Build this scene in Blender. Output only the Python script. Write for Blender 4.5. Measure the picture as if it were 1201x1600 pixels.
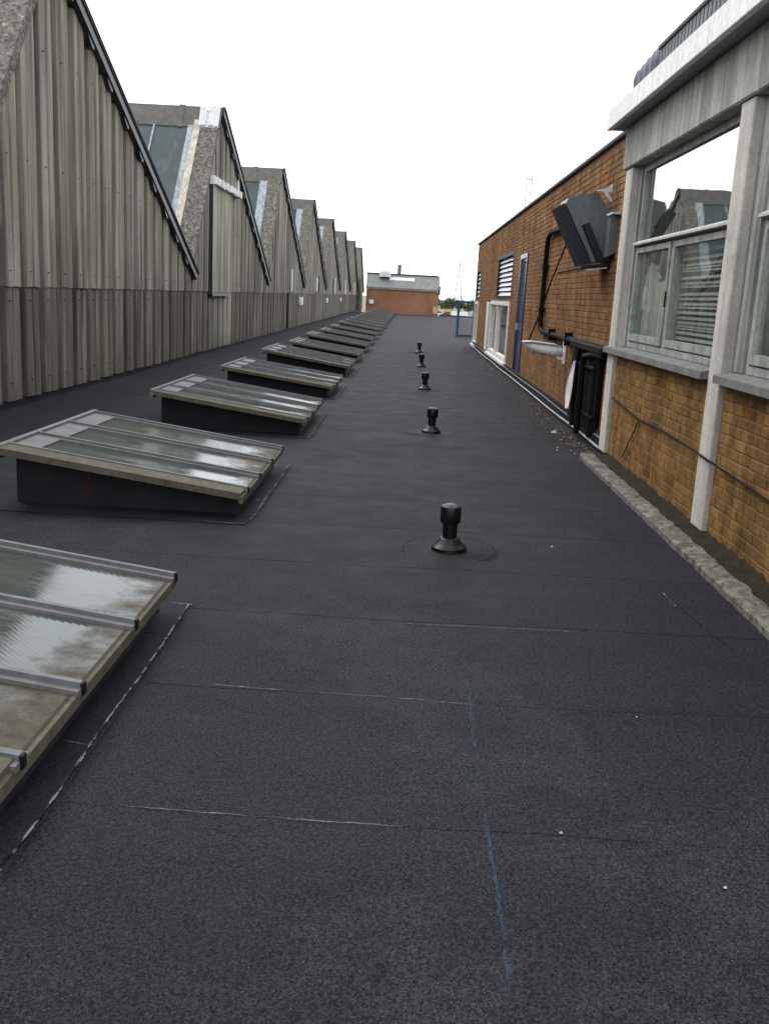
import bpy, math, random
from mathutils import Matrix, Vector
random.seed(7)
R = math.radians
scn = bpy.context.scene
for o in list(bpy.data.objects): bpy.data.objects.remove(o)
C = scn.collection

# ------------------------------------------------------------------ camera
cd = bpy.data.cameras.new('camera'); cam = bpy.data.objects.new('camera', cd); C.objects.link(cam)
cd.sensor_fit = 'VERTICAL'; cd.sensor_height = 36.0; cd.lens = 36.0*1500/1600
cd.clip_start = 0.05; cd.clip_end = 6000
F, PX, PY = 1500.0, 39.5, -337.0                      # depth axis seen 39.5 px right, 337 px above centre
ydir = Vector((PX, PY, F)).normalized()
hd = Vector((math.cos(R(3.0)), math.sin(R(3.0)), 0))
zdir = hd.cross(ydir).normalized()
if zdir.y > 0: zdir = -zdir
xdir = ydir.cross(zdir).normalized()
w = lambda v: Vector((xdir.dot(v), ydir.dot(v), zdir.dot(v)))
rt, up, bk = w(Vector((1,0,0))), w(Vector((0,-1,0))), w(Vector((0,0,-1)))
cam.matrix_world = Matrix(((rt.x,up.x,bk.x,0),(rt.y,up.y,bk.y,0),(rt.z,up.z,bk.z,1.6),(0,0,0,1)))
scn.camera = cam
CAM = Vector((0,0,1.6))

# ------------------------------------------------------------------ sky: bright overcast
SUN_EL, SUN_AZ = R(52), R(-50)                        # azimuth from +Y, negative = to the left
wd = bpy.data.worlds.new('World'); scn.world = wd; wd.use_nodes = True
nt = wd.node_tree; nt.nodes.clear()
def wn(t, **k):
    n = nt.nodes.new(t)
    for a, v in k.items(): setattr(n, a, v)
    return n
out = wn('ShaderNodeOutputWorld'); add = wn('ShaderNodeAddShader')
b1 = wn('ShaderNodeBackground'); b2 = wn('ShaderNodeBackground')
sky = wn('ShaderNodeTexSky', sky_type='NISHITA', sun_disc=False, sun_elevation=SUN_EL, sun_rotation=SUN_AZ)
nt.links.new(sky.outputs[0], b1.inputs[0]); b1.inputs[1].default_value = 0.05
tc = wn('ShaderNodeTexCoord'); mp = wn('ShaderNodeMapping'); mp.inputs['Scale'].default_value = (1,1,2.5)
nz = wn('ShaderNodeTexNoise'); nz.inputs['Scale'].default_value = 2.2; nz.inputs['Detail'].default_value = 6
cr = wn('ShaderNodeValToRGB')
cr.color_ramp.elements[0].position = .3; cr.color_ramp.elements[0].color = (.80,.83,.88,1)
cr.color_ramp.elements[1].position = .65; cr.color_ramp.elements[1].color = (1,1,1,1)
nt.links.new(tc.outputs['Generated'], mp.inputs[0]); nt.links.new(mp.outputs[0], nz.inputs['Vector'])
nt.links.new(nz.outputs[0], cr.inputs[0]); nt.links.new(cr.outputs[0], b2.inputs[0]); b2.inputs[1].default_value = 1.75
nt.links.new(b1.outputs[0], add.inputs[0]); nt.links.new(b2.outputs[0], add.inputs[1]); nt.links.new(add.outputs[0], out.inputs[0])
sl = bpy.data.lights.new('sun', 'SUN'); sl.energy = 1.5; sl.angle = R(25); sl.color = (1,.97,.92)
so = bpy.data.objects.new('sun', sl); C.objects.link(so)
sd = Vector((math.sin(SUN_AZ)*math.cos(SUN_EL), math.cos(SUN_AZ)*math.cos(SUN_EL), math.sin(SUN_EL)))
so.rotation_euler = sd.to_track_quat('Z','Y').to_euler(); so.location = (-20,20,40)
vs = scn.view_settings; vs.view_transform = 'Standard'; vs.look = 'None'; vs.exposure = 0.15; vs.gamma = 1; vs.use_curve_mapping = False

# ------------------------------------------------------------------ materials
def mat(name):
    m = bpy.data.materials.new(name); m.use_nodes = True
    return m, m.node_tree, m.node_tree.nodes['Principled BSDF']
class G:
    """small node helper"""
    def __init__(s, t): s.t = t
    def n(s, t, **k):
        n = s.t.nodes.new(t)
        for a, v in k.items(): setattr(n, a, v)
        return n
    def l(s, a, b): s.t.links.new(a, b)
    def pos(s): return s.n('ShaderNodeNewGeometry').outputs['Position']
    def obj(s): return s.n('ShaderNodeTexCoord').outputs['Object']
    def noise(s, vec, scale, detail=4, rough=.55, stretch=None):
        if stretch:
            m = s.n('ShaderNodeMapping'); m.inputs['Scale'].default_value = stretch; s.l(vec, m.inputs[0]); vec = m.outputs[0]
        n = s.n('ShaderNodeTexNoise'); n.inputs['Scale'].default_value = scale; n.inputs['Detail'].default_value = detail
        n.inputs['Roughness'].default_value = rough; s.l(vec, n.inputs['Vector']); return n.outputs[0]
    def ramp(s, fac, stops):
        r = s.n('ShaderNodeValToRGB'); e = r.color_ramp.elements
        while len(e) < len(stops): e.new(.5)
        for i, (p, c) in enumerate(stops):
            e[i].position = p; e[i].color = (c, c, c, 1) if not isinstance(c, tuple) else (*c, 1)
        s.l(fac, r.inputs[0]); return r.outputs[0]
    def mix(s, fac, a, b, mode='MIX'):
        m = s.n('ShaderNodeMix', data_type='RGBA', blend_type=mode)
        for sock, v in ((m.inputs['Factor'], fac), (m.inputs['A'], a), (m.inputs['B'], b)):
            if isinstance(v, (int, float)): sock.default_value = v
            elif isinstance(v, tuple): sock.default_value = (*v, 1)
            else: s.l(v, sock)
        return m.outputs['Result']
    def math(s, op, a, b=0.0):
        m = s.n('ShaderNodeMath', operation=op)
        for i, v in enumerate((a, b)):
            if isinstance(v, (int, float)): m.inputs[i].default_value = v
            else: s.l(v, m.inputs[i])
        return m.outputs[0]
    def bump(s, h, strength, dist, bsdf):
        b = s.n('ShaderNodeBump'); b.inputs['Strength'].default_value = strength; b.inputs['Distance'].default_value = dist
        s.l(h, b.inputs['Height']); s.l(b.outputs[0], bsdf.inputs['Normal'])
    def rnd(s): return s.n('ShaderNodeObjectInfo').outputs['Random']

MT = {}
def weathered(name, c, c2, rough=.8, scale=3.0, streak=0.0, metal=0.0, fine=40, bump=.15, spec=.5, per=0.0, dirt=None, dirt_lo=.55, dirt_hi=.75):
    m, t, b = mat(name); g = G(t); p = g.pos()
    col = g.mix(g.ramp(g.noise(p, scale, 5), [(.3,0.0),(.7,1.0)]), c, c2)
    if streak:
        st = g.ramp(g.noise(p, 1.0, 5, .6, (9,9,.55)), [(.35,1-streak),(.62,1.0)])
        col = g.mix(1.0, col, st, 'MULTIPLY')
    fn = g.noise(p, fine, 4, .7)
    col = g.mix(1.0, col, g.ramp(fn, [(.25,.72),(.75,1.12)]), 'MULTIPLY')
    if dirt:
        col = g.mix(g.ramp(g.noise(p, scale*2.3, 6, .65), [(dirt_lo,0.0),(dirt_hi,.8)]), col, dirt)
    if per:
        col = g.mix(1.0, col, g.ramp(g.rnd(), [(0,1-per),(1,1+per)]), 'MULTIPLY')
    g.l(col, b.inputs['Base Color'])
    b.inputs['Roughness'].default_value = rough; b.inputs['Metallic'].default_value = metal; b.inputs['Specular IOR Level'].default_value = spec
    if bump: g.bump(fn, bump, .01, b)
    MT[name] = m; return m

def felt(name, a, bcol, speck, rough=.75, spec=.5):
    m, t, b = mat(name); g = G(t); p = g.pos()
    big = g.noise(p, .55, 5, .6)
    mid = g.noise(p, 3.2, 5, .65)
    col = g.mix(g.ramp(big, [(.3,0.0),(.7,1.0)]), a, bcol)
    col = g.mix(1.0, col, g.ramp(mid, [(.3,.84),(.7,1.14)]), 'MULTIPLY')
    col = g.mix(1.0, col, g.ramp(g.noise(p, 1.1, 4, .6, (.35,2.2,1)), [(.32,.9),(.68,1.1)]), 'MULTIPLY')
    pond = g.noise(p, .42, 6, .62)
    col = g.mix(g.ramp(pond, [(.52,0.0),(.545,.16),(.60,.05),(.75,.10)]), col, (.046,.046,.050))      # dried silt with a tide mark
    col = g.mix(g.ramp(g.noise(p, 1.7, 6, .7), [(.56,0.0),(.66,.40)]), col, (.008,.008,.010))           # scuffs and bitumen patches
    v = g.n('ShaderNodeTexVoronoi'); v.inputs['Scale'].default_value = 210; g.l(p, v.inputs['Vector'])
    gr = g.ramp(v.outputs['Color'], [(.1,1-speck),(.9,1+speck)])
    col = g.mix(1.0, col, gr, 'MULTIPLY')
    sp = g.noise(p, 90, 3, .7)
    col = g.mix(1.0, col, g.ramp(sp, [(.3,1-speck*.7),(.72,1+speck*.8)]), 'MULTIPLY')
    col = g.mix(g.ramp(g.noise(p, 38, 2, .5), [(.75,0.0),(.8,.5)]), col, (.07,.07,.07))
    col = g.mix(1.0, col, g.ramp(g.rnd(), [(0,.985),(1,1.015)]), 'MULTIPLY')
    g.l(col, b.inputs['Base Color'])
    g.l(g.ramp(mid, [(.3,rough-.1),(.7,rough+.08)]), b.inputs['Roughness'])
    b.inputs['Specular IOR Level'].default_value = spec
    g.bump(sp, .5, .006, b)
    MT[name] = m
felt('felt', (.0126,.0127,.0160), (.0172,.0172,.0210), .85, .75, .11)
felt('felt_apron', (.0118,.0120,.0150), (.0165,.0166,.0205), .6, .70, .11)

def asbestos(name, a, bcol, moss):
    m, t, b = mat(name); g = G(t); p = g.pos()
    base = g.mix(g.ramp(g.noise(p, .8, 5), [(.3,0.0),(.7,1.0)]), a, bcol)
    s1 = g.noise(p, 1.0, 6, .62, (5,5,.28)); s2 = g.noise(p, 1.0, 5, .6, (16,16,.6))
    col = g.mix(1.0, base, g.ramp(s1, [(.36,.45),(.5,.93),(.66,1.2)]), 'MULTIPLY')
    col = g.mix(1.0, col, g.ramp(s2, [(.33,.80),(.6,1.06)]), 'MULTIPLY')
    col = g.mix(g.ramp(g.noise(p, 1.0, 3, .55, (2.1,2.1,.10)), [(.46,0.0),(.62,.6)]), col, moss)
    col = g.mix(g.ramp(g.noise(p, 1.3, 3, .55, (2.6,2.6,.14)), [(.47,0.0),(.62,.85)]), col, tuple(x*.40 for x in a[:2])+(a[2]*.46,))
    col = g.mix(g.ramp(g.noise(p, 1.7, 4, .6, (4.3,4.3,.22)), [(.56,0.0),(.66,.6)]), col, tuple(min(1,x*1.45) for x in bcol))
    col = g.mix(g.ramp(g.noise(p, 1.6, 5, .6, (2,2,.5)), [(.55,0.0),(.75,.4)]), col, moss)
    fn = g.noise(p, 30, 5, .7)
    col = g.mix(1.0, col, g.ramp(fn, [(.3,.8),(.7,1.12)]), 'MULTIPLY')
    # splash-back grime along the foot of the sheets, uneven
    sep = g.n('ShaderNodeSeparateXYZ'); g.l(p, sep.inputs[0])
    hgt = g.math('ADD', sep.outputs[2], g.math('MULTIPLY', g.math('SUBTRACT', s1, .5), 1.2))
    col = g.mix(g.ramp(hgt, [(.0,.65),(.45,0.0)]), col, (.10,.088,.07))
    col = g.mix(1.0, col, g.ramp(g.rnd(), [(0,.78),(1,1.14)]), 'MULTIPLY')
    g.l(col, b.inputs['Base Color']); b.inputs['Roughness'].default_value = .9; b.inputs['Specular IOR Level'].default_value = .3
    g.bump(fn, .25, .01, b); MT[name] = m
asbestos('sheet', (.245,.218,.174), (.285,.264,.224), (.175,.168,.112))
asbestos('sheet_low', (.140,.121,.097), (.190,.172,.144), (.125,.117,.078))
asbestos('sheet_pale', (.37,.345,.28), (.33,.30,.24), (.33,.33,.22))

def lichen(name, a, bcol, thr=.5):
    m, t, b = mat(name); g = G(t); p = g.pos()
    n1 = g.noise(p, 7, 6, .75); n2 = g.noise(p, 16, 5, .75)
    col = g.mix(g.ramp(n1, [(.40,0.0),(.58,1.0)]), a, bcol)
    col = g.mix(g.ramp(n2, [(thr-.06,0.0),(thr+.10,.9)]), col, (.04,.038,.033))
    col = g.mix(g.ramp(g.noise(p, 11, 5, .7), [(.6,0.0),(.68,.7)]), col, (.42,.42,.36))
    g.l(col, b.inputs['Base Color']); b.inputs['Roughness'].default_value = .95; b.inputs['Specular IOR Level'].default_value = .2
    g.bump(n2, .5, .02, b); MT[name] = m
lichen('lichen', (.13,.118,.10), (.20,.187,.162))
weathered('lichen_dark', (.10,.095,.085), (.16,.15,.135), .95, 4, 0, fine=25, bump=.5, dirt=(.045,.045,.04))
weathered('barge', (.008,.009,.013), (.018,.020,.027), .4, 3, .4, fine=30)
weathered('frame_pale', (.30,.345,.375), (.40,.44,.465), .6, 3, .5, fine=30, dirt=(.16,.17,.17))
weathered('cream', (.60,.55,.44), (.48,.44,.35), .8, 3, .35, fine=25, dirt=(.20,.18,.13))
weathered('white_flash', (.75,.75,.74), (.6,.6,.6), .6, 5, .2, fine=30, dirt=(.12,.12,.12), dirt_lo=.6)
weathered('concrete', (.33,.325,.29), (.43,.42,.37), .85, 2.2, .5, fine=35, bump=.25, dirt=(.15,.145,.125))
weathered('concrete_strip', (.50,.47,.42), (.58,.55,.49), .85, 2.5, .3, fine=40, bump=.2, dirt=(.25,.23,.19))
weathered('concrete_grey', (.27,.275,.25), (.37,.37,.34), .85, 2, .6, fine=35, bump=.2, dirt=(.12,.12,.105))
weathered('sill', (.11,.11,.107), (.19,.185,.175), .9, 5, 0, fine=40, bump=.35, dirt=(.08,.08,.07))
weathered('kerb', (.075,.068,.056), (.23,.215,.185), .95, 11, 0, fine=25, bump=.3, dirt=(.03,.027,.02), dirt_lo=.5, dirt_hi=.64, spec=.15)
weathered('moss_bed', (.016,.013,.009), (.034,.028,.018), .95, 14, 0, fine=30, bump=.7, dirt=(.05,.045,.03), dirt_lo=.6, spec=.1)
weathered('fascia_white', (.84,.83,.80), (.78,.77,.73), .6, 1.5, .15, fine=20, bump=.05, dirt=(.55,.53,.48), dirt_lo=.6)
weathered('soffit', (.30,.33,.36), (.25,.275,.30), .8, 2, 0, fine=20, bump=.05)
weathered('lead', (.10,.105,.112), (.15,.156,.162), .6, 3, .3, fine=30)
weathered('dark_roll', (.05,.055,.08), (.08,.085,.12), .55, 8, 0, fine=30)
weathered('window_frame', (.27,.285,.255), (.38,.39,.36), .7, 6, .45, fine=40, dirt=(.10,.10,.085), dirt_lo=.52)
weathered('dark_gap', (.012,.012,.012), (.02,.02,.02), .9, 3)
weathered('room', (.10,.10,.095), (.13,.13,.12), .9, 1)
weathered('blind', (.20,.205,.195), (.27,.275,.26), .6, 6, 0, fine=20, bump=0, spec=.2, per=.15)
weathered('curtain', (.42,.44,.39), (.56,.58,.52), .9, 4, 0, fine=60, bump=0)
weathered('black_plastic', (.003,.003,.0034), (.006,.006,.0064), .36, 12, 0, fine=60, bump=.1, spec=.3)
weathered('black_pipe', (.005,.0045,.004), (.010,.008,.007), .7, 8, 0, fine=50, spec=.1)
weathered('white_plastic', (.84,.84,.81), (.74,.74,.71), .5, 6, 0, fine=40, dirt=(.2,.2,.17), dirt_lo=.6)
weathered('cloth_white', (.80,.77,.74), (.86,.84,.81), .9, 8, 0, fine=50)
weathered('blue_paint', (.012,.030,.10), (.020,.045,.14), .12, 2, .25, fine=30)
weathered('blue_frame', (.006,.050,.105), (.009,.068,.135), .45, 2, .2)
weathered('hood_grey', (.10,.115,.125), (.13,.145,.155), .45, 3, .2, fine=30, bump=.05)
weathered('hood_dark', (.006,.007,.013), (.012,.013,.022), .4, 4, 0, spec=.3)
weathered('coping', (.02,.02,.022), (.05,.05,.052), .7, 3)
weathered('mortar', (.17,.112,.058), (.22,.15,.082), .95, 3, 0, fine=60, bump=.3, dirt=(.06,.04,.02), spec=.08)
weathered('mortar_red', (.165,.098,.058), (.21,.135,.082), .95, 3, 0, fine=60, bump=.3, spec=.08)
weathered('timber_white', (.74,.73,.69), (.66,.65,.6), .55, 3, .2, fine=30)
weathered('bitumen', (.014,.014,.017), (.024,.024,.028), .6, 4, 0, fine=60, spec=.15)
weathered('rust', (.045,.013,.007), (.02,.009,.006), .9, 20, 0, fine=60)
weathered('bar_lead', (.105,.098,.099), (.155,.149,.150), .5, 5, 0, fine=40, dirt=(.07,.064,.054), spec=.3)
weathered('flash_brown', (.088,.076,.056), (.125,.112,.088), .8, 9, 0, fine=40, dirt=(.04,.036,.026), dirt_lo=.5, spec=.12, bump=.2)
weathered('leaf_litter', (.05,.034,.02), (.10,.072,.042), .9, 30, 0, fine=60, per=.3)
weathered('pale_stone', (.45,.40,.32), (.35,.32,.27), .9, 20)
weathered('galvanised', (.20,.21,.22), (.26,.27,.28), .6, .05, 0, fine=1, bump=0)
weathered('ground', (.11,.12,.07), (.20,.18,.13), .95, .03, 0, fine=.6, bump=0)
weathered('tarmac', (.10,.10,.10), (.14,.14,.135), .95, .1, 0, fine=2, bump=0)
weathered('leaves', (.045,.06,.03), (.085,.10,.055), .9, .3, 0, fine=3, bump=0, per=.25)
weathered('bark', (.09,.07,.05), (.12,.1,.08), .9, 2)
weathered('end_roof', (.17,.17,.165), (.23,.235,.225), .85, .6, .2, fine=3, bump=0, dirt=(.10,.13,.11), dirt_lo=.5)
weathered('pale_roof', (.55,.57,.55), (.48,.5,.48), .6, 1, 0, fine=3, bump=0)
for nm, c in (('car_white',(.75,.75,.74)),('car_dark',(.03,.03,.035)),('car_yellow',(.55,.33,.04)),('car_silver',(.4,.41,.42)),('car_tan',(.45,.33,.17))):
    weathered(nm, c, tuple(x*.95 for x in c), .3, 1, 0, fine=2, bump=0)

def patchy(name, c, scale, lo, hi, amount):
    m, t, b = mat(name); g = G(t); p = g.pos(); b.inputs['Base Color'].default_value = (*c, 1); b.inputs['Roughness'].default_value = .85; b.inputs['Specular IOR Level'].default_value = .15
    a = g.math('MULTIPLY', g.ramp(g.noise(p, scale, 4, .7), [(lo,0.0),(hi,amount)]), g.ramp(g.noise(p, 110, 3, .7), [(.35,.35),(.65,1.0)]))
    g.l(a, b.inputs['Alpha']); MT[name] = m
patchy('chalk', (.22,.21,.21), 7, .36, .58, .85)
patchy('lap_bleed', (.30,.30,.31), 9, .44, .56, .9)
patchy('lap_dark', (.004,.004,.005), 6, .36, .55, .9)
patchy('chalk_blue', (.045,.090,.138), 5, .36, .66, .6)
def brickmat(name, cols, tint):
    m, t, b = mat(name); g = G(t); p = g.pos()
    geo = g.n('ShaderNodeNewGeometry')
    r = g.math('FRACT', g.math('ADD', geo.outputs['Random Per Island'], g.rnd()))
    col = g.ramp(r, cols)
    col = g.mix(g.ramp(g.noise(p, .9, 4), [(.38,0.0),(.66,.75)]), col, tint)
    col = g.mix(1.0, col, g.ramp(g.noise(p, 1.0, 5, .6, (4,4,.5)), [(.35,.55),(.62,1.1)]), 'MULTIPLY')
    col = g.mix(1.0, col, g.ramp(g.noise(p, 6, 5, .7), [(.36,.6),(.6,1.1)]), 'MULTIPLY')
    fn = g.noise(p, 70, 4, .7)
    col = g.mix(1.0, col, g.ramp(fn, [(.25,.72),(.75,1.2)]), 'MULTIPLY')
    g.l(col, b.inputs['Base Color']); b.inputs['Roughness'].default_value = .95; b.inputs['Specular IOR Level'].default_value = .08
    g.bump(fn, .4, .006, b); MT[name] = m
brickmat('brick', [(0,(.19,.092,.034)),(.3,(.24,.125,.045)),(.6,(.21,.106,.038)),(.85,(.265,.145,.056)),(1,(.14,.064,.026))], (.205,.128,.042))
brickmat('brick_wing', [(0,(.225,.100,.044)),(.3,(.265,.128,.053)),(.6,(.24,.115,.047)),(.85,(.285,.148,.064)),(1,(.17,.072,.038))], (.25,.148,.060))

def endbrick():
    m, t, b = mat('end_brick'); g = G(t)
    br = g.n('ShaderNodeTexBrick'); mpn = g.n('ShaderNodeMapping'); mpn.inputs['Rotation'].default_value = (R(90),0,0)
    g.l(g.pos(), mpn.inputs[0]); g.l(mpn.outputs[0], br.inputs['Vector'])
    br.inputs['Color1'].default_value = (.30,.115,.05,1); br.inputs['Color2'].default_value = (.24,.09,.04,1); br.inputs['Mortar'].default_value = (.25,.17,.12,1)
    br.inputs['Scale'].default_value = 1; br.inputs['Brick Width'].default_value = .225; br.inputs['Row Height'].default_value = .075; br.inputs['Mortar Size'].default_value = .01
    col = g.mix(1.0, br.outputs[0], g.ramp(g.noise(g.pos(), .8, 5), [(.3,.75),(.7,1.15)]), 'MULTIPLY')
    g.l(col, b.inputs['Base Color']); b.inputs['Roughness'].default_value = .9; MT['end_brick'] = m
endbrick()

def glass_clear(name, ior, tint, dirt):
    m, t, b = mat(name); g = G(t); t.nodes.remove(b)
    o = t.nodes['Material Output']
    tr = g.n('ShaderNodeBsdfTransparent'); tr.inputs[0].default_value = (*tint, 1)
    gl = g.n('ShaderNodeBsdfGlossy'); gl.inputs['Roughness'].default_value = .015; gl.inputs[0].default_value = (.96,.98,.98,1)
    lw = g.n('ShaderNodeLayerWeight'); lw.inputs[0].default_value = .5
    fac = g.math('ADD', g.math('MULTIPLY', g.math('POWER', lw.outputs['Facing'], 5.0), 1-ior), ior)   # Schlick, same from both sides
    bp = g.n('ShaderNodeBump'); bp.inputs['Strength'].default_value = .03; bp.inputs['Distance'].default_value = .02
    g.l(g.noise(g.pos(), 2.5, 2), bp.inputs['Height']); g.l(bp.outputs[0], gl.inputs['Normal'])
    m1 = g.n('ShaderNodeMixShader'); g.l(fac, m1.inputs[0]); g.l(tr.outputs[0], m1.inputs[1]); g.l(gl.outputs[0], m1.inputs[2])
    df = g.n('ShaderNodeBsdfDiffuse'); df.inputs[0].default_value = (.4,.42,.37,1)
    m2 = g.n('ShaderNodeMixShader'); g.l(g.ramp(g.noise(g.pos(), 3, 6, .7, (1,1,.5)), [(.4,0.0),(.8,dirt)]), m2.inputs[0])
    g.l(m1.outputs[0], m2.inputs[1]); g.l(df.outputs[0], m2.inputs[2]); g.l(m2.outputs[0], o.inputs[0]); MT[name] = m
glass_clear('window_glass', .035, (.95,.97,.95), .08)
glass_clear('window_glass_upper', .40, (.6,.65,.62), .05)

def rooflight_glass():
    m, t, b = mat('rooflight_glass'); g = G(t); oc = g.obj(); p = g.pos()
    sep = g.n('ShaderNodeSeparateXYZ'); g.l(oc, sep.inputs[0]); x = sep.outputs[0]
    n1 = g.noise(p, 6, 5, .7); wob = g.math('MULTIPLY', g.math('SUBTRACT', n1, .5), .7)
    col = g.mix(g.ramp(g.noise(p, 2.5, 4), [(.3,0.0),(.7,1.0)]), (.030,.042,.036), (.050,.060,.050))
    wob = g.math('ADD', wob, g.math('MULTIPLY', g.math('SUBTRACT', g.rnd(), .5), .30))
    dirt = g.ramp(g.math('ADD', x, wob), [(.60,0.0),(.82,1.0)])          # silt washed to the low end of the pane
    silt = g.mix(g.ramp(g.noise(p, 14, 6, .75), [(.35,0.0),(.65,1.0)]), (.038,.033,.023), (.092,.080,.057))
    col = g.mix(dirt, col, silt)
    haze = g.ramp(g.noise(p, 3.0, 6, .7, (1,3,1)), [(.45,0.0),(.8,.5)])
    col = g.mix(haze, col, (.10,.10,.082))
    g.l(col, b.inputs['Base Color'])
    rg = g.math('ADD', g.math('MULTIPLY', dirt, .5), g.math('MULTIPLY', haze, .35)); rg = g.math('ADD', rg, .07)
    g.l(rg, b.inputs['Roughness']); b.inputs['IOR'].default_value = 1.6
    g.l(g.math('SUBTRACT', .5, g.math('MULTIPLY', dirt, .44)), b.inputs['Specular IOR Level'])
    wv = g.n('ShaderNodeTexWave'); wv.inputs['Scale'].default_value = 22; wv.inputs['Distortion'].default_value = .6; wv.bands_direction = 'DIAGONAL'; g.l(oc, wv.inputs['Vector'])
    g.bump(g.math('ADD', wv.outputs[1], g.math('MULTIPLY', n1, .8)), .03, .01, b); MT['rooflight_glass'] = m
rooflight_glass()
def north_glass():
    m, t, b = mat('north_glass'); g = G(t); p = g.pos()
    col = g.mix(g.ramp(g.noise(p, .7, 4), [(.3,0.0),(.7,1.0)]), (.028,.040,.043), (.032,.058,.056))
    col = g.mix(g.ramp(g.noise(p, 2.0, 6, .7, (3,1,.6)), [(.5,0.0),(.8,.35)]), col, (.17,.18,.17))
    g.l(col, b.inputs['Base Color']); b.inputs['Roughness'].default_value = .32; b.inputs['IOR'].default_value = 1.4; MT['north_glass'] = m
north_glass()

# ------------------------------------------------------------------ mesh helpers
class MB:
    def __init__(s): s.v = []; s.f = []; s.smooth = False
    def add(s, vs, fs):
        o = len(s.v); s.v += [tuple(v) for v in vs]; s.f += [tuple(o+i for i in f) for f in fs]; return s
    def box(s, x0, x1, y0, y1, z0, z1):
        vs = [(x,y,z) for x in (x0,x1) for y in (y0,y1) for z in (z0,z1)]
        return s.add(vs, [(0,1,3,2),(4,6,7,5),(0,4,5,1),(2,3,7,6),(0,2,6,4),(1,5,7,3)])
    def bbox(s, x0, x1, y0, y1, z0, z1, c=.01):
        """box with chamfered edges"""
        c = min(c, (x1-x0)*.45, (y1-y0)*.45, (z1-z0)*.45)
        cx = (x0+c, x1-c); cy = (y0+c, y1-c); cz = (z0+c, z1-c); ex = (x0,x1); ey = (y0,y1); ez = (z0,z1)
        vs = []; idx = {}
        for i in (0,1):
            for j in (0,1):
                for k in (0,1):
                    for a, p in enumerate(((ex[i],cy[j],cz[k]), (cx[i],ey[j],cz[k]), (cx[i],cy[j],ez[k]))):
                        idx[i,j,k,a] = len(vs); vs.append(p)
        I = idx; fs = []
        for i in (0,1): fs.append([I[i,0,0,0],I[i,0,1,0],I[i,1,1,0],I[i,1,0,0]])
        for j in (0,1): fs.append([I[0,j,0,1],I[1,j,0,1],I[1,j,1,1],I[0,j,1,1]])
        for k in (0,1): fs.append([I[0,0,k,2],I[0,1,k,2],I[1,1,k,2],I[1,0,k,2]])
        for i in (0,1):
            for j in (0,1): fs.append([I[i,j,0,0],I[i,j,1,0],I[i,j,1,1],I[i,j,0,1]])
        for i in (0,1):
            for k in (0,1): fs.append([I[i,0,k,0],I[i,1,k,0],I[i,1,k,2],I[i,0,k,2]])
        for j in (0,1):
            for k in (0,1): fs.append([I[0,j,k,1],I[1,j,k,1],I[1,j,k,2],I[0,j,k,2]])
        for i in (0,1):
            for j in (0,1):
                for k in (0,1): fs.append([I[i,j,k,0],I[i,j,k,1],I[i,j,k,2]])
        s.add(vs, fs); s.fix = True; return s
    def prism(s, poly, axis, a, b):
        """polygon (2D) extruded along axis from a to b; the 2D axes are the remaining two in xyz order"""
        def P(u, v, t): return {'x':(t,u,v),'y':(u,t,v),'z':(u,v,t)}[axis]
        n = len(poly); vs = [P(u,v,a) for u,v in poly]+[P(u,v,b) for u,v in poly]
        fs = [tuple(range(n)), tuple(range(2*n-1,n-1,-1))]+[(i,(i+1)%n,n+(i+1)%n,n+i) for i in range(n)]
        s.fix = True; return s.add(vs, fs)
    def tube(s, pts, r, n=8, caps=True):
        pts = [Vector(p) for p in pts]; rings = []; rr = r if isinstance(r,(list,tuple)) else [r]*len(pts)
        prev = None
        for i, p in enumerate(pts):
            d = (pts[min(i+1,len(pts)-1)]-pts[max(i-1,0)]).normalized()
            if prev is None:
                u = d.cross(Vector((0,0,1)) if abs(d.z) < .9 else Vector((1,0,0))).normalized()
            else: u = (prev - d*prev.dot(d)).normalized()
            prev = u; q = d.cross(u)
            rings.append([p+(u*math.cos(2*math.pi*k/n)+q*math.sin(2*math.pi*k/n))*rr[i] for k in range(n)])
        vs = [v for r_ in rings for v in r_]; fs = []
        for i in range(len(pts)-1):
            for k in range(n): fs.append((i*n+k, i*n+(k+1)%n, (i+1)*n+(k+1)%n, (i+1)*n+k))
        if caps: fs.append(tuple(range(n-1,-1,-1))); fs.append(tuple((len(pts)-1)*n+k for k in range(n)))
        s.smooth = True; return s.add(vs, fs)
    def lathe(s, prof, cx=0, cy=0, n=24):
        vs = []; fs = []
        for r, z in prof:
            for k in range(n): a = 2*math.pi*k/n; vs.append((cx+r*math.cos(a), cy+r*math.sin(a), z))
        for i in range(len(prof)-1):
            for k in range(n): fs.append((i*n+k, i*n+(k+1)%n, (i+1)*n+(k+1)%n, (i+1)*n+k))
        fs.append(tuple((len(prof)-1)*n+k for k in range(n)))
        s.smooth = True; return s.add(vs, fs)
    def mesh(s, name, m):
        me = bpy.data.meshes.new(name); me.from_pydata(s.v, [], s.f)
        if getattr(s, 'fix', False):
            import bmesh
            bm = bmesh.new(); bm.from_mesh(me); bmesh.ops.recalc_face_normals(bm, faces=bm.faces); bm.to_mesh(me); bm.free()
        me.materials.append(MT[m])
        if s.smooth:
            me.polygons.foreach_set('use_smooth', [True]*len(me.polygons))
            try: me.set_sharp_from_angle(angle=R(40))
            except Exception: pass
        me.update(); return me
    def build(s, name, m, parent=None): return ob(name, s.mesh(name, m), parent)
def ob(name, me, parent=None, loc=None):
    o = bpy.data.objects.new(name, me); C.objects.link(o)
    if parent is not None: o.parent = parent
    if loc: o.location = loc
    return o
def tag(o, label, cat, group=None):
    o['label'] = label; o['category'] = cat
    if group: o['group'] = group
    return o
def thing(name, label, cat, loc=(0,0,0), group=None):
    return tag(ob(name, None, None, loc), label, cat, group)
def struct(o): o['kind'] = 'structure'; return o
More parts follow.
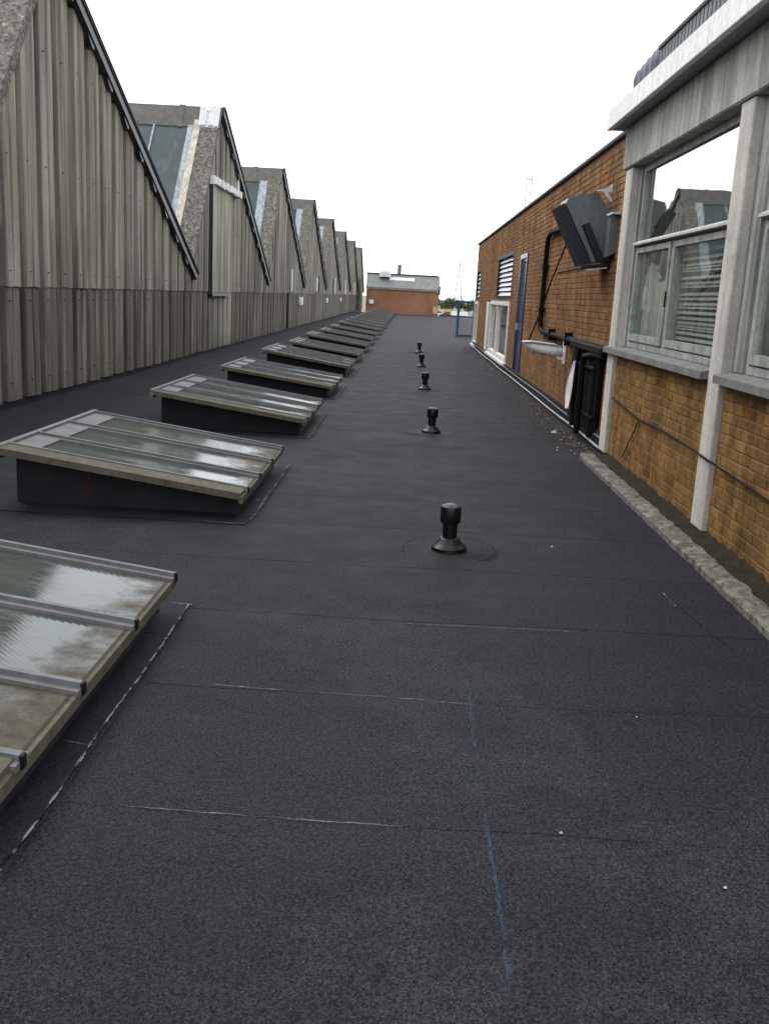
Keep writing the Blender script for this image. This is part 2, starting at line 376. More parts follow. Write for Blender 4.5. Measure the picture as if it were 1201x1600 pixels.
def stuff(o): o['kind'] = 'stuff'; return o
def copy_tree(o, parent=None):
    c = o.copy(); C.objects.link(c); c.parent = parent
    for ch in list(o.children): copy_tree(ch, c)
    return c
def box(name, m, parent, *a, c=None): return (MB().bbox(*a, c=c) if c else MB().box(*a)).build(name, m, parent)
ORD = ['first','second','third','fourth','fifth','sixth','seventh','eighth','ninth','tenth','eleventh','twelfth','thirteenth','fourteenth','fifteenth','sixteenth','seventeenth','eighteenth','nineteenth','twentieth','twenty-first','twenty-second']

# ================================================================== SETTING
GZ = -5.0
g_ = MB(); g_.add([(-1500,-300,GZ),(1500,-300,GZ),(1500,4000,GZ),(-1500,4000,GZ)], [(0,1,2,3)])
struct(g_.build('ground', 'ground'))
cp = MB().box(-10, 80, 150, 440, GZ, GZ+.05); struct(cp.build('car_park', 'tarmac'))

# flat roof: deck slab + felt sheets laid across it
deck = MB().box(-4.98, 9.0, -3.0, 88.8, GZ, -.012)
roof = struct(deck.build('flat_roof', 'felt'))
XL, XR = -4.82, 2.27
y = -.22; edges = []
while y < 26.5: edges.append(y); y += .97
rl = random.Random(3)
for i, y0 in enumerate(edges):
    y1 = y0+.97+.05
    m = MB(); nx = 24
    fr_, bk_ = [], []
    for k in range(nx+1):
        x = XL+(XR-XL)*k/nx
        fr_.append((x, y0+rl.uniform(-.006,.006)+.012*math.sin(x*1.7+i)+.006*math.sin(x*4.1+2*i), .0003+rl.uniform(-.0003,.0008)*(y0 < 6)))
        bk_.append((x, y1, -.0007))
    fb = [(p[0],p[1],-.004) for p in fr_]
    n = nx+1; vs = fr_+bk_+fb
    fs = [(k,k+1,n+k+1,n+k) for k in range(nx)]+[(2*n+k,2*n+k+1,k+1,k) for k in range(nx)]
    m.add(vs, fs); m.build('felt_sheet', 'felt', roof)
m = MB(); m.add([(XL,edges[-1]+1.0,-.004),(9,edges[-1]+1.0,-.004),(9,88.7,-.004),(XL,88.7,-.004)], [(0,1,2,3)])
m.build('felt_field', 'felt', roof)
# roof edge trim beyond the end building
box('edge_trim', 'coping', roof, 2.75, 9.0, 88.62, 88.8, -.003, .12)

def wavy_strip(name, m, parent, pts, wdt, z, brk=0.0, seed=0, step=.03):
    """thin uneven strip lying flat along a polyline"""
    rr = random.Random(seed); mb = MB(); P_ = []
    for k, ((x0,y0),(x1,y1)) in enumerate(zip(pts, pts[1:])):
        L = math.hypot(x1-x0, y1-y0); n = max(1, int(L/step)); dx, dy = (x1-x0)/L, (y1-y0)/L
        for i in range(n+(k == len(pts)-2)):
            a = i/n; w0 = wdt*rr.uniform(.35,1.2)/2; j = rr.uniform(-.0025,.0025)
            p = (x0+(x1-x0)*a+j*dy, y0+(y1-y0)*a-j*dx); P_ += [(p[0]-dy*w0,p[1]+dx*w0,z),(p[0]+dy*w0,p[1]-dx*w0,z)]
    mb.add(P_, [(2*i,2*i+1,2*i+3,2*i+2) for i in range(len(P_)//2-1)])
    return mb.build(name, m, parent)
wavy_strip('seam_mark', 'chalk', roof, [(-.74,3.675),(-.4,3.655),(0,3.65),(.36,3.625)], .007, .0062, .12, 1)
wavy_strip('seam_mark', 'chalk', roof, [(-.78,2.70),(-.4,2.685),(.07,2.68)], .005, .0062, .35, 2)
wavy_strip('seam_mark', 'chalk', roof, [(.02,4.56),(.45,4.575),(.9,4.585)], .006, .0062, .6, 3)
wavy_strip('chalk_line', 'chalk_blue', roof, [(.335,3.86),(.330,3.3),(.328,2.9),(.332,2.4),(.332,2.0)], .016, .0070, .35, 4)
wavy_strip('chalk_line', 'chalk_blue', roof, [(.312,3.84),(.332,3.2),(.336,2.5),(.326,2.02)], .004, .0078, .45, 5)
wavy_strip('seam_mark', 'lap_dark', roof, [(1.56,5.3),(1.60,4.9),(1.66,4.4)], .008, .0066, .3, 6)
wavy_strip('seam_mark', 'lap_dark', roof, [(1.50,7.6),(1.54,6.8),(1.56,6.2)], .008, .0066, .3, 16)
wavy_strip('seam_mark', 'lap_bleed', roof, [(1.55,5.36),(1.56,5.1)], .008, .0072, .1, 7)

# ================================================================== FACTORY with saw-tooth roof (left)
XW = -4.85; PIT = 11.4; PK0 = 2.0; ZP, ZV = 5.7, 1.86; DN, DF = 3.1, 8.3; XB = -16.0
fac = thing('sawtooth_factory', 'long grey factory clad in corrugated sheets with a saw-tooth roof along the left', 'building', (XW, 11, 0))
fac.location = (0,0,0)
SW = PIT/9
def roofz(d): return ZP-(ZP-ZV)*(-d/DN) if d < 0 else ZP-(ZP-ZV)*(d/DF)
RP = SW/2
prof1 = [(0,0),(.140,0),(.155,.150),(.175,.160),(.335,.163),(.35,.150),(.378,.150),(.393,.163),(.575,.160),(.598,.150),(RP-.008,.0)]
def sheet_mesh(y0, top, bot, lift, seed, name, m):
    rr = random.Random(seed); mb = MB(); ys = []
    for k in range(2):
        for (a,d) in prof1: ys.append((y0+k*RP+a, d))
    ys.append((y0+SW+.04, .0))
    if callable(top):
        for bp in (0.0,):
            for i in range(len(ys)-1):
                if ys[i][0] < bp < ys[i+1][0]:
                    t = (bp-ys[i][0])/(ys[i+1][0]-ys[i][0]); ys.insert(i+1, (bp, ys[i][1]*(1-t)+ys[i+1][1]*t)); break
    vs = []; n = len(ys)
    for i, (a, d) in enumerate(ys):
        zt = top(a) if callable(top) else top
        zb = bot+rr.uniform(-.006,.006); x = XW-.16+d+lift
        vs.append((x, a, zb))
        vs.append((x, a, max(zt, zb+.02)))
    vs += [(v[0]-.012, v[1], v[2]) for v in vs[:2*n]]
    fs = []
    for i in range(n-1):
        fs.append((2*i, 2*i+2, 2*i+3, 2*i+1))
        fs.append((2*n+2*i, 2*i+2*n+1, 2*i+2*n+3, 2*i+2*n+2)); fs.append((2*i, 2*n+2*i, 2*n+2*i+2, 2*i+2))
    mb.add(vs, fs); return mb.mesh(name, m)
Ztop = lambda d: roofz(max(-DN,min(DF,d)))-.02
up_me = [sheet_mesh(-DN+i*SW, Ztop, 1.47, .018, i, 'sheet', 'sheet') for i in range(9)]
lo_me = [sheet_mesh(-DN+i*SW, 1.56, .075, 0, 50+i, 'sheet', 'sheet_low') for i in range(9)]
lo_pale = [sheet_mesh(-DN+i*SW, 1.56, .075, 0, 50+i, 'sheet', 'sheet_pale') for i in range(9)]
# shared bay meshes (origin at peak, y = distance from peak)
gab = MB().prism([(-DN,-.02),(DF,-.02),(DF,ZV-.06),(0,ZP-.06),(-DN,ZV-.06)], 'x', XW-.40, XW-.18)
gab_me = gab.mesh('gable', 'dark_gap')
# long slope: corrugated roof sheeting
rs = MB(); nn = 200; vs = []
for i in range(nn+1):
    x = XB+(XW+.04-XB)*i/nn; c = .03*math.cos(i*math.pi)
    vs += [(x,-.02,ZP+.03+c),(x,DF+.06,ZV+.03+c)]
rs.add(vs, [(2*i,2*i+2,2*i+3,2*i+1) for i in range(nn)])
rs.prism([(-.02,ZP-.06),(DF+.06,ZV-.06),(DF+.06,ZV-.01),(-.02,ZP-.01)], 'x', XB, XW)
rs_me = rs.mesh('roof_slope', 'sheet')
# barge board along the long verge
sx, sz = DF+.12, ZV-ZP; L = math.hypot(DF, sz); uy, uz = DF/L, sz/L; ny, nz_ = -uz, uy
def al(t, h): return (t*uy+h*ny, ZP+t*uz+h*nz_)
bg = MB().prism([al(-.05,-.08), al(L+.18,-.08), al(L+.18,.085), al(-.05,.085)], 'x', XW-.03, XW+.12)
bg_me = bg.mesh('barge_board', 'barge')
bt = MB().tube([(XW+.10,)+al(-.05,.10),(XW+.10,)+al(L+.2,.10)], .055, 8); bt_me = bt.mesh('barge_roll', 'barge')
sc = MB().prism([al(-.16,-.082), al(.16,-.082), al(.17,-.15), al(.08,-.17), al(-.06,-.14)], 'x', XW+.02, XW+.10)
sc_me = sc.mesh('barge_bracket', 'barge')
# steep side: verge, frame, glass
LS = math.hypot(DN, ZP-ZV); sy, sz2 = DN/LS, (ZP-ZV)/LS; my, mz = -sz2, sy
def st(t, h): return (-DN+t*sy+h*my, ZV+t*sz2+h*mz)          # t up the slope, h outwards (towards the camera)
vg = MB().prism([st(-.1,-.1), st(LS+.02,-.1), st(LS+.02,.05), st(-.1,.05)], 'x', XW-.42, XW+.03)
# uneven lichen-covered verge
vg_me = vg.mesh('verge', 'lichen')
fp_me = MB().prism([st(.05,-.06), st(LS-.3,-.06), st(LS-.3,.035), st(.05,.035)], 'x', XW-.70, XW-.425).mesh('glazing_frame', 'frame_pale')
ft_me = MB().prism([st(LS-.42,-.05), st(LS-.30,-.05), st(LS-.30,.045), st(LS-.42,.045)], 'x', XB, XW-.425).mesh('head_rail', 'frame_pale')
pane_w = .82
pn_me = MB().prism([st(.0,-.04), st(LS-.42,-.04), st(LS-.42,0), st(.0,0)], 'x', -pane_w+.012, -.012).mesh('pane', 'north_glass')
br_me = MB().prism([st(.0,-.05), st(LS-.42,-.05), st(LS-.42,.03), st(.0,.03)], 'x', -.02, .02).mesh('glazing_bar', 'frame_pale')
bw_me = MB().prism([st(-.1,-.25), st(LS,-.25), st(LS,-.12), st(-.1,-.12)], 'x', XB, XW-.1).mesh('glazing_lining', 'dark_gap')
rd = MB().prism([(-.34,ZP-.38),(-.30,ZP-.42),(-.02,ZP+.02),(.20,ZP-.05),(.22,ZP+.03),(0,ZP+.14),(-.10,ZP+.12)], 'x', XB, XW+.06)
rd_me = rd.mesh('ridge', 'lichen_dark')
lap_me = MB().prism([(-.36,ZP-.40),(-.31,ZP-.44),(-.02,ZP+.0),(.22,ZP-.07),(.24,ZP+.04),(0,ZP+.165),(-.115,ZP+.145)], 'x', -.06, .06).mesh('ridge_lap', 'lichen_dark')
gut_me = MB().box(XB, XW-.12, DF-.02, DF+.02+PIT-DF-DN, ZV-.25, ZV-.15).mesh('valley_gutter', 'barge')
bolts = MB()
for i in range(18):
    d = -DN+i*RP+.25
    for z in (.30, 1.30, 1.66, 3.0, 4.4):
        if z < 1.6 or z < Ztop(d)-.15:
            x = XW+.003+(.018 if z > 1.5 else 0); bolts.tube([(x-.01,d,z),(x+.022,d,z)], [.010,.007], 6)
bolt_me = bolts.mesh('fixing_bolts', 'barge')
for k in range(9):
    yp = PK0+PIT*k; loc = (0, yp, 0)
    gb = ob('gable', gab_me, fac, loc)
    for i in range(9):
        jx = rl.uniform(-.004,.010)
        ob('sheet', up_me[i], gb, (jx,0,0))
        pale = (k == 2 and i in (2,3))
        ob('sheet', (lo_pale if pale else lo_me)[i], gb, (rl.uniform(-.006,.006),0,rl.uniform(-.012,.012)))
    if 1 <= k <= 3:
        stuff(ob('fixing_bolts', bolt_me, gb))
    so_ = ob('roof_slope', rs_me, fac, loc)
    bo = ob('barge_board', bg_me, fac, loc)
    ob('barge_roll', bt_me, bo)
    for j in range(9):
        t = .6+j*.96; ob('barge_bracket', sc_me, bo, (0, t*uy, t*uz))
    ob('verge', vg_me, fac, loc)
    gz = ob('glazing_frame', fp_me, fac, loc)
    ob('head_rail', ft_me, gz); ob('glazing_lining', bw_me, gz)
    for j in range(9):
        ob('pane', pn_me, gz, (XW-.70-j*pane_w,0,0)); ob('glazing_bar', br_me, gz, (XW-.70-(j+1)*pane_w,0,0))
    ri = ob('ridge', rd_me, fac, loc)
    for j in range(5): ob('ridge_lap', lap_me, ri, (XW-.9-j*1.8,0,0))
# plinth strip at the foot of the cladding
box('plinth', 'felt_apron', fac, XW-.22, XW-.03, -.8, 101, -.2, .085)
# extra pieces on the second visible gable (peak at 24.8)
yp = PK0+PIT*2
MB().prism([(yp+a,b) for a,b in (st(.15,.0),st(LS-.15,.0),st(LS-.15,.07),st(.15,.07))], 'x', XW-.56, XW-.40).build('verge_board', 'cream', fac)
rc = MB(); rq = random.Random(5)
for j in range(8):
    x0 = XW-.44+j*.06; rc.prism([(yp-.42,ZP-.36+rq.uniform(-.03,.03)),(yp-.16,ZP+.10),(yp+.12,ZP+.16+rq.uniform(-.02,.03)),(yp+.10,ZP+.06),(yp-.1,ZP+.03),(yp-.38,ZP-.42)], 'x', x0, x0+.057)
rc.build('ridge_cap', 'white_flash', fac)
hp = box('hatch_panel', 'sheet_pale', fac, XW-.01, XW+.075, 23.72, 26.15, 1.46, 3.93)
box('hatch_edge', 'barge', hp, XW-.02, XW+.11, 23.56, 23.70, 1.40, 3.97)  # near-black strip painted in for the shadow gap beside the hatch
fl = MB(); rq = random.Random(8)
for j in range(14):
    a = 23.55+j*.25; fl.prism([(a,3.95+rq.uniform(-.03,.03)),(a+.248,3.94+rq.uniform(-.03,.03)),(a+.248,4.10+rq.uniform(-.03,.03)),(a,4.11+rq.uniform(-.03,.03))], 'x', XW-.03, XW+.16+rq.uniform(0,.04))
fl.build('hatch_flashing', 'white_flash', hp)
box('hatch_sill', 'barge', hp, XW, XW+.085, 23.72, 25.9, 1.36, 1.45)
box('flashing_strip', 'white_flash', fac, XW+.0, XW+.05, 27.2, 27.42, 4.05, 4.62)
for yy, z0, z1, wd_, mm, nm in ((39.7,1.55,2.42,.22,'white_flash','flashing_strip'),(38.9,.1,1.5,.16,'barge','downpipe'),(51.8,1.5,2.4,.22,'barge','downpipe'),(50.5,1.6,2.3,.25,'white_flash','flashing_strip'),(62.6,1.5,2.5,.3,'white_flash','flashing_strip'),(61.5,1.5,2.4,.3,'barge','downpipe'),(73.0,1.5,2.5,.35,'white_flash','flashing_strip'),(84.4,1.5,2.5,.35,'white_flash','flashing_strip')):
    box(nm, mm, fac, XW-.02, XW+.09, yy, yy+wd_, z0, z1, c=.01)
tag(box('wall_box', 'white_plastic', None, XW+.005, XW+.16, 43.0, 43.35, .98, 1.32, c=.02), 'small white box fixed low on the corrugated factory wall', 'box')
for i, yy in enumerate((56.8, 68.4)):
    tag(box('wall_box', 'white_plastic', None, XW+.005, XW+.12, yy, yy+.3, 1.0, 1.25, c=.02), ['tiny pale box on factory wall well beyond the first white box','farthest tiny pale box on the factory wall'][i], 'box')

# ================================================================== ROOFLIGHTS
def gz_(x): return .41+(x+.85)*(.18-.41)/1.70
sk = thing('rooflight', '', 'skylight', (-1.95, 0, 0), 'low sloping rooflights in a row on the flat roof')
cb = MB().prism([(-.80,-.01),(.76,-.01),(.76,gz_(.76)-.03),(-.80,gz_(-.80)-.03)], 'y', -.90, 1.0); kb = cb.build('kerb', 'bitumen', sk)
ap = MB(); ra = random.Random(11)
ap.prism([(-1.06,-1.17),(.90,-1.20),(.925,-1.0),(.918,-.3),(.926,.4),(.915,1.17),(.2,1.19),(-1.05,1.16)], 'z', -.004, .0075); ap.build('apron', 'felt_apron', sk)
fl_ = MB().prism([(.755,.0),(.80,.0),(.755,.09)], 'y', -.93, 1.03); fl_.build('fillet', 'bitumen', kb)
def slab(x0, x1, y0, y1, lo, hi):
    return MB().prism([(x0,gz_(x0)+lo),(x1,gz_(x1)+lo),(x1,gz_(x1)+hi),(x0,gz_(x0)+hi)], 'y', y0, y1)
slab(-.85,.85,-1.10,-.885,-.028,.020).build('edge_flashing', 'flash_brown', sk)
slab(.835,.865,-1.105,1.085,-.05,-.004).build('eaves_trim', 'flash_brown', sk)
slab(-.88,-.845,-1.10,1.10,-.06,.03).build('head_trim', 'lead', sk)
slab(-.845,-.66,-.885,1.04,-.02,.010).build('head_flashing', 'bar_lead', sk)
bars = [-.885,-.335,.345,1.045]
for i, (a, b) in enumerate(zip(bars, bars[1:])):
    slab(-.655,.85,a+.05,b-.05,-.012,-.004).build('pane', 'rooflight_glass', sk)
for i, a in enumerate(bars):
    w_ = .05
    bb = slab(-.86,.868,a-w_,a+w_,-.012,.012).build('glazing_bar', 'bar_lead', sk)
    slab(-.86,.872,a-.013,a+.013,.012,.030).build('bar_cap', 'lead', bb)
    MB().bbox(.862,.878,a-.015,a+.015,gz_(.85)-.02,gz_(.85)+.030,c=.004).build('bar_stop', 'black_plastic', bb)
wavy_strip('lap_line', 'lap_bleed', sk, [(.915,-1.18),(.925,-.9),(.915,-.2),(.924,.3),(.912,1.16)], .010, .0098, .5, 21)
wavy_strip('lap_line', 'lap_bleed', sk, [(.62,-1.19),(.9,-1.2)], .009, .0098, .45, 22)
wavy_strip('lap_line', 'lap_bleed', sk, [(.78,1.165),(.93,1.16)], .012, .0098, .1, 23)
wavy_strip('lap_line', 'lap_dark', sk, [(.935,-1.2),(.94,-.3),(.934,.5),(.93,1.18)], .010, .0079, .35, 24)
for q, yy in enumerate((-.42, .28, .70)): wavy_strip('lap_line', 'lap_dark' if q else 'lap_bleed', sk, [(.81,yy+.02),(.93,yy)], .008, .0102, .15, 25+q)
SKP = 4.13; NS = 20
for i in range(NS):
    o = sk if i == 0 else copy_tree(sk)
    o.location = (-1.95+random.uniform(-.012,.012)*(i > 1), 3.50+SKP*i+random.uniform(-.03,.03)*(i > 2), 0)
    if i > 2: o.rotation_euler.z = R(random.uniform(-.6,.6)); o.scale = (random.uniform(.985,1.015), random.uniform(.98,1.02), random.uniform(.93,1.04))
    o['label'] = ('nearest low glazed rooflight, cut off by the left edge of the picture' if i == 0 else
        'three-pane rooflight with a rusty mark on its near kerb, second from the camera' if i == 1 else
        'farthest low rooflight, by the brick end building' if i == NS-1 else
        'low sloping glazed rooflight on the flat roof, %s from the camera' % ORD[i])
    if i == 1:
        rm = MB(); rq = random.Random(4)
        for q in range(6): rm.box(-.30+rq.uniform(-.02,.02), -.26+rq.uniform(-.02,.03), -.906-q*.001, -.90, .02+q*.035, .05+q*.035)
        rm.build('rust_mark', 'rust', o)

# ================================================================== VENT PIPES
vt = thing('vent_pipe', '', 'vent pipe', (.35,6.06,0), 'black vent pipes in a line down the roof')
MB().lathe([(.33,.0006),(.325,.0030),(.0,.0034)], n=36).build('felt_patch', 'felt', vt)
MB().lathe([(.19,.0030),(.17,.0060),(.0,.0064)], n=30).build('flashing_collar', 'felt_apron', vt)
wavy_strip('lap_line', 'lap_dark', vt, [(.325*math.cos(a*.2618), .30*math.sin(a*.2618)) for a in range(25)], .010, .0062, 0, 40)
MB().lathe([(.115,.006),(.113,.03),(.100,.042),(.075,.062),(.062,.085),(.056,.09)], n=28).build('flange', 'black_plastic', vt)
MB().lathe([(.048,.05),(.048,.25),(.04,.25)], n=24).build('pipe', 'black_plastic', vt)
MB().lathe([(.047,.188),(.064,.190),(.067,.20),(.067,.285),(.062,.297),(.04,.308),(.001,.313)], n=28).build('cap', 'black_plastic', vt)
VY = [6.06,11.58,17.1,22.75,28.5]
VL = ['nearest black plastic vent pipe with domed cap on the flat roof','black vent pipe second from the camera','black vent pipe third from the camera, mid roof','black vent pipe just in front of the farthest one','farthest and smallest black vent pipe on the roof']
for i, yy in enumerate(VY):
    o = vt if i == 0 else copy_tree(vt)
    o.location = (.345+.004*i, yy, 0); o['label'] = VL[i]
    o.rotation_euler = (R([0,1,-1,0,1][i]), R([-1.5,-1,0,-1,1][i]), random.uniform(0,3))

# ================================================================== RIGHT: concrete-framed block with windows
XF = 2.19
blk = thing('window_block', 'near right building with concrete posts, white fascia, brick panels and windows', 'building', (0,0,0))
YN = 2.4                                                # near end, out of frame
core = MB().box(2.235, 2.36, YN, 10.62, -.02, 1.125); wl = core.build('panel_wall', 'mortar', blk)
BW, BH, BP = .225, .075, .007
def brick_me(name, m):
    a, b, c, d = .2145/2, .0645/2, .0035, BP
    vs = [(0,-a,-b),(0,a,-b),(0,a,b),(0,-a,b),(-d+.003,-a,-b),(-d+.003,a,-b),(-d+.003,a,b),(-d+.003,-a,b),(-d,-a+c,-b+c),(-d,a-c,-b+c),(-d,a-c,b-c),(-d,-a+c,b-c)]
    fs = [(4,5,1,0),(5,6,2,1),(6,7,3,2),(7,4,0,3),(8,9,5,4),(9,10,6,5),(10,11,7,6),(11,8,4,7),(11,10,9,8)]
    mb = MB(); mb.add(vs, fs); mb.fix = True; return mb.mesh(name, m), vs, fs
def lay(xface, y0, y1, z0, z1, holes=(), clip=True):
    out_ = []; r = 0; z = z0+BH/2
    while z+BH/2-.01 <= z1+1e-6:
        y_ = y0-(BW/2 if r % 2 else 0)
        while y_ < y1-.02:
            a, b = max(y_, y0), min(y_+BW, y1)
            if b-a > .06:
                yc, sc_ = (a+b)/2, (b-a-.0105)/.2145
                if not any(h[0]-.02 < yc < h[1]+.02 and h[2] < z < h[3] for h in holes): out_.append((xface, yc, z, sc_))
            y_ += BW
        z += BH; r += 1
    return out_
def bricks(parent, lst, m, limit, seed):
    me, vs, fs = brick_me('brick', m); rr = random.Random(seed)
    lst = sorted(lst, key=lambda b: (Vector(b[:3])-CAM).length)
    vis = [b for b in lst if b[1] > 4.5 or b[0] > 2.27]; hid = [b for b in lst if not (b[1] > 4.5 or b[0] > 2.27)]
    for (x,yc,z,s_) in vis[:limit]:
        o = ob('brick', me, parent, (x+rr.uniform(-.0015,.0025), yc, z+rr.uniform(-.0015,.0015))); o.scale = (1, s_, 1)
        o.rotation_euler = (R(rr.uniform(-.4,.4)), 0, R(rr.uniform(-.3,.3)))
    mb = MB()
    for (x,yc,z,s_) in vis[limit:]+hid:
        dx = rr.uniform(-.0015,.0025); dz = rr.uniform(-.0015,.0015)
        mb.add([(v[0]+x+dx, v[1]*s_+yc, v[2]+z+dz) for v in vs], fs)
    if mb.v: mb.fix = True; stuff(mb.build('brickwork', m, parent))
bl = lay(2.2355, 7.075, 10.36, .03, 1.125)+lay(2.2355, 3.2, 6.795, .03, 1.125)
bricks(wl, bl, 'brick', 300, 1)
# posts
def post(y0, y1, nm='post'):
    p = box(nm, 'concrete_strip', blk, XF, 2.42, y0, y1, .05, 3.0, c=.008); return p
post(10.37, 10.66); post(6.80, 7.07); post(3.2, 3.47)
box('jamb_panel', 'concrete_grey', blk, 2.262, 2.42, 6.60, 6.798, 1.205, 3.0)
box('jamb_panel', 'concrete_grey', blk, 2.262, 2.42, 10.23, 10.368, 1.205, 3.0)
box('pier_side', 'concrete_grey', blk, 2.205, 2.43, 10.662, 10.70, .05, 3.0)
# lintel beam in panels
for a, b in ((10.235,10.73),(6.70,10.225),(3.0,6.69)): box('lintel_panel', 'concrete_grey' if a > 10 else 'concrete', blk, 2.165, 2.45, a, b, 3.002, 3.425, c=.012)
# roof slab: soffit and fascia
box('soffit', 'soffit', blk, 2.04, 5.2, YN, 10.86, 3.43, 3.50)
box('fascia_panel', 'fascia_white', blk, 1.985, 2.036, 7.36, 10.88, 3.415, 3.615, c=.006)
box('fascia_panel', 'fascia_white', blk, 1.985, 2.036, YN, 7.352, 3.415, 3.615, c=.006)
box('fascia_end', 'fascia_white', blk, 2.04, 5.2, 10.862, 10.885, 3.42, 3.61)
box('roof_slab', 'lead', blk, 2.04, 5.2, YN, 10.855, 3.503, 3.60)
up_ = MB()
yy = YN
while yy < 9.08:
    up_.box(2.052, 2.10, yy, yy+.075, 3.601, 3.80); up_.box(2.066, 2.10, yy+.075, yy+.10, 3.601, 3.795); yy += .10
us = up_.build('roof_upstand', 'lead', blk)
box('upstand_cap', 'coping', us, 2.035, 2.13, YN, 9.10, 3.801, 3.83)
for j in range(4):
    y0 = 9.13+j*.205
    MB().tube([(2.10,y0+.05,3.60),(2.10,y0+.07,3.70),(2.11,y0+.085,3.79-.01*j),(2.115,y0+.10,3.835-.015*j)], [.10,.105,.095,.055], 10).build('edge_roll', 'dark_roll', us)
# sills
for a, b in ((7.085,10.68),(3.0,6.785)):
    MB().prism([(2.135,1.12),(2.46,1.12),(2.46,1.205),(2.30,1.205),(2.135,1.175)], 'y', a, b).build('sill', 'sill', blk)
# windows
def window(y0, y1, ymid, blind_right=True):
    wn_ = MB(); x0, x1 = 2.285, 2.345
    for a in ((x0,x1,y0,y0+.06,1.207,2.998),(x0,x1,y1-.06,y1,1.207,2.998),(x0,x1,y0+.061,y1-.061,2.935,2.998),(x0-.005,x1,y0+.061,y1-.061,1.207,1.262),(x0,x1,ymid-.03,ymid+.03,1.263,2.20)):
        wn_.box(*a)
    wf = wn_.build('window', 'window_frame', blk)
    MB().prism([(2.235,2.218),(2.345,2.205),(2.345,2.262),(2.285,2.262),(2.235,2.236)], 'y', y0+.005, y1-.005).build('transom', 'concrete_strip', wf)
    box('pane', 'window_glass_upper', wf, 2.312, 2.318, y0+.062, y1-.062, 2.264, 2.933)
    for a, b, off in ((y0+.075,ymid-.045,0),(ymid+.045,y1-.075,-.006)):
        s_ = MB(); xs0, xs1 = 2.275+off, 2.325
        s_.box(xs0,xs1,a,a+.045,1.275,2.19); s_.box(xs0,xs1,b-.045,b,1.275,2.19); s_.box(xs0,xs1,a+.046,b-.046,1.275,1.34); s_.box(xs0,xs1,a+.046,b-.046,2.14,2.19)
        sa = s_.build('sash', 'window_frame', wf)
        box('pane', 'window_glass', wf, 2.303, 2.309, a+.047, b-.047, 1.342, 2.138)
    box('sash_handle', 'black_pipe', wf, 2.255, 2.268, ymid-.005, ymid+.01, 1.62, 1.76, c=.003)
    return wf
w1 = window(7.072, 10.228, 8.80)
sl_me = MB().prism([(2.350,-.013),(2.368,.011),(2.370,.008),(2.352,-.016)], 'y', 7.14, 8.74).mesh('blind_slat', 'blind')
zz = 1.36
while zz < 2.14: o = ob('blind_slat', sl_me, w1, (0,random.uniform(-.012,.012),zz)); o.rotation_euler.x = R(random.uniform(-.15,.15)); zz += .040
cu = MB(); n = 60
for i in range(n+1):
    yy = 8.86+(10.15-8.86)*i/n; x = 2.40+.022*math.sin(i*.9)+.012*math.sin(i*2.3)
    cu.v += [(x, yy, 1.28),(x+.01*math.sin(i*.5), yy-.04*math.sin(i*.35), 1.95+.10*math.sin(i*.16))]
cu.f = [(2*i,2*i+2,2*i+3,2*i+1) for i in range(n)]; cu.smooth = True; cu.build('net_curtain', 'curtain', w1)
w2 = window(3.49, 6.598, 5.1)
cu = MB(); n = 60
for i in range(n+1):
    yy = 3.6+(6.5-3.6)*i/n; x = 2.50+.02*math.sin(i*.9)
    cu.v += [(x, yy, 1.28),(x, yy, 2.9)]
cu.f = [(2*i,2*i+2,2*i+3,2*i+1) for i in range(n)]; cu.smooth = True; cu.build('net_curtain', 'curtain', w2)
# room behind the windows
rm = MB(); rm.box(5.0,5.2,YN,10.7,0,3.43); rm.box(2.47,5.0,10.55,10.7,0,3.43); rm.box(2.47,5.0,YN,YN+.1,0,3.43); rm.box(2.36,5.0,YN+.1,10.55,.3,.4); rm.box(2.46,5.0,YN+.1,10.55,3.33,3.428)
rm.build('room_shell', 'room', blk)
# kerb blocks along the foot of the panels
kr = random.Random(9)
ky = [10.28, 8.62, 6.02, 4.1, 2.6]
for i, (b, a) in enumerate(zip(ky, ky[1:])):
    mb = MB(); n = max(8,int((b-a)/.09)); pr = []
    for j in range(n+1):
        yy = a+.008+(b-a-.016)*j/n; r1, r2, r3 = (kr.uniform(-.005,.005) for _ in range(3))
        if kr.random() < .08: r1 += .02; r2 -= .015
        if j in (0,n): r1 += .02
        pr.append([(1.905+r1,yy,-.005),(1.905+r1,yy,.040+r2*.5),(1.918+r1,yy,.052+r2),(2.035+r2*2,yy,.058+r3*.8),(2.052+r3*2,yy,.050+r3),(2.066+r3*2,yy,.018+r2*.3),(2.09,yy,-.005)])
    k = len(pr[0]); mb.v = [p for row in pr for p in row]
    mb.f = [(j*k+q,j*k+q+1,(j+1)*k+q+1,(j+1)*k+q) for j in range(n) for q in range(k-1)]+[tuple(range(k)), tuple(n*k+q for q in range(k-1,-1,-1))]
    mb.fix = True; mb.smooth = True
    tag(mb.build('kerb_block', 'kerb'), ['farthest worn concrete kerb length at the building corner, cracked end','long mossy concrete kerb length below the first brick panel','worn concrete kerb length running out of frame at right','kerb length nearest the camera at right'][i], 'kerb', 'worn concrete kerb at the foot of the right building')

mb = MB(); n = 90; pr = []
for j in range(n+1):
    yy = 2.7+(10.30-2.7)*j/n; pr.append([(2.045,yy,.010),(2.10,yy,.028+kr.uniform(-.012,.012)),(2.17,yy,.040+kr.uniform(-.012,.012)),(2.2365,yy,.055+kr.uniform(-.015,.02))])
mb.v = [p for row in pr for p in row]; mb.f = [(j*4+q,j*4+q+1,(j+1)*4+q+1,(j+1)*4+q) for j in range(n) for q in range(3)]; mb.smooth = True; mb.fix = True
o = stuff(mb.build('moss_bed', 'moss_bed')); o['label'] = 'dark mossy dirt filling the gap between kerb and brick panels'; o['category'] = 'moss'

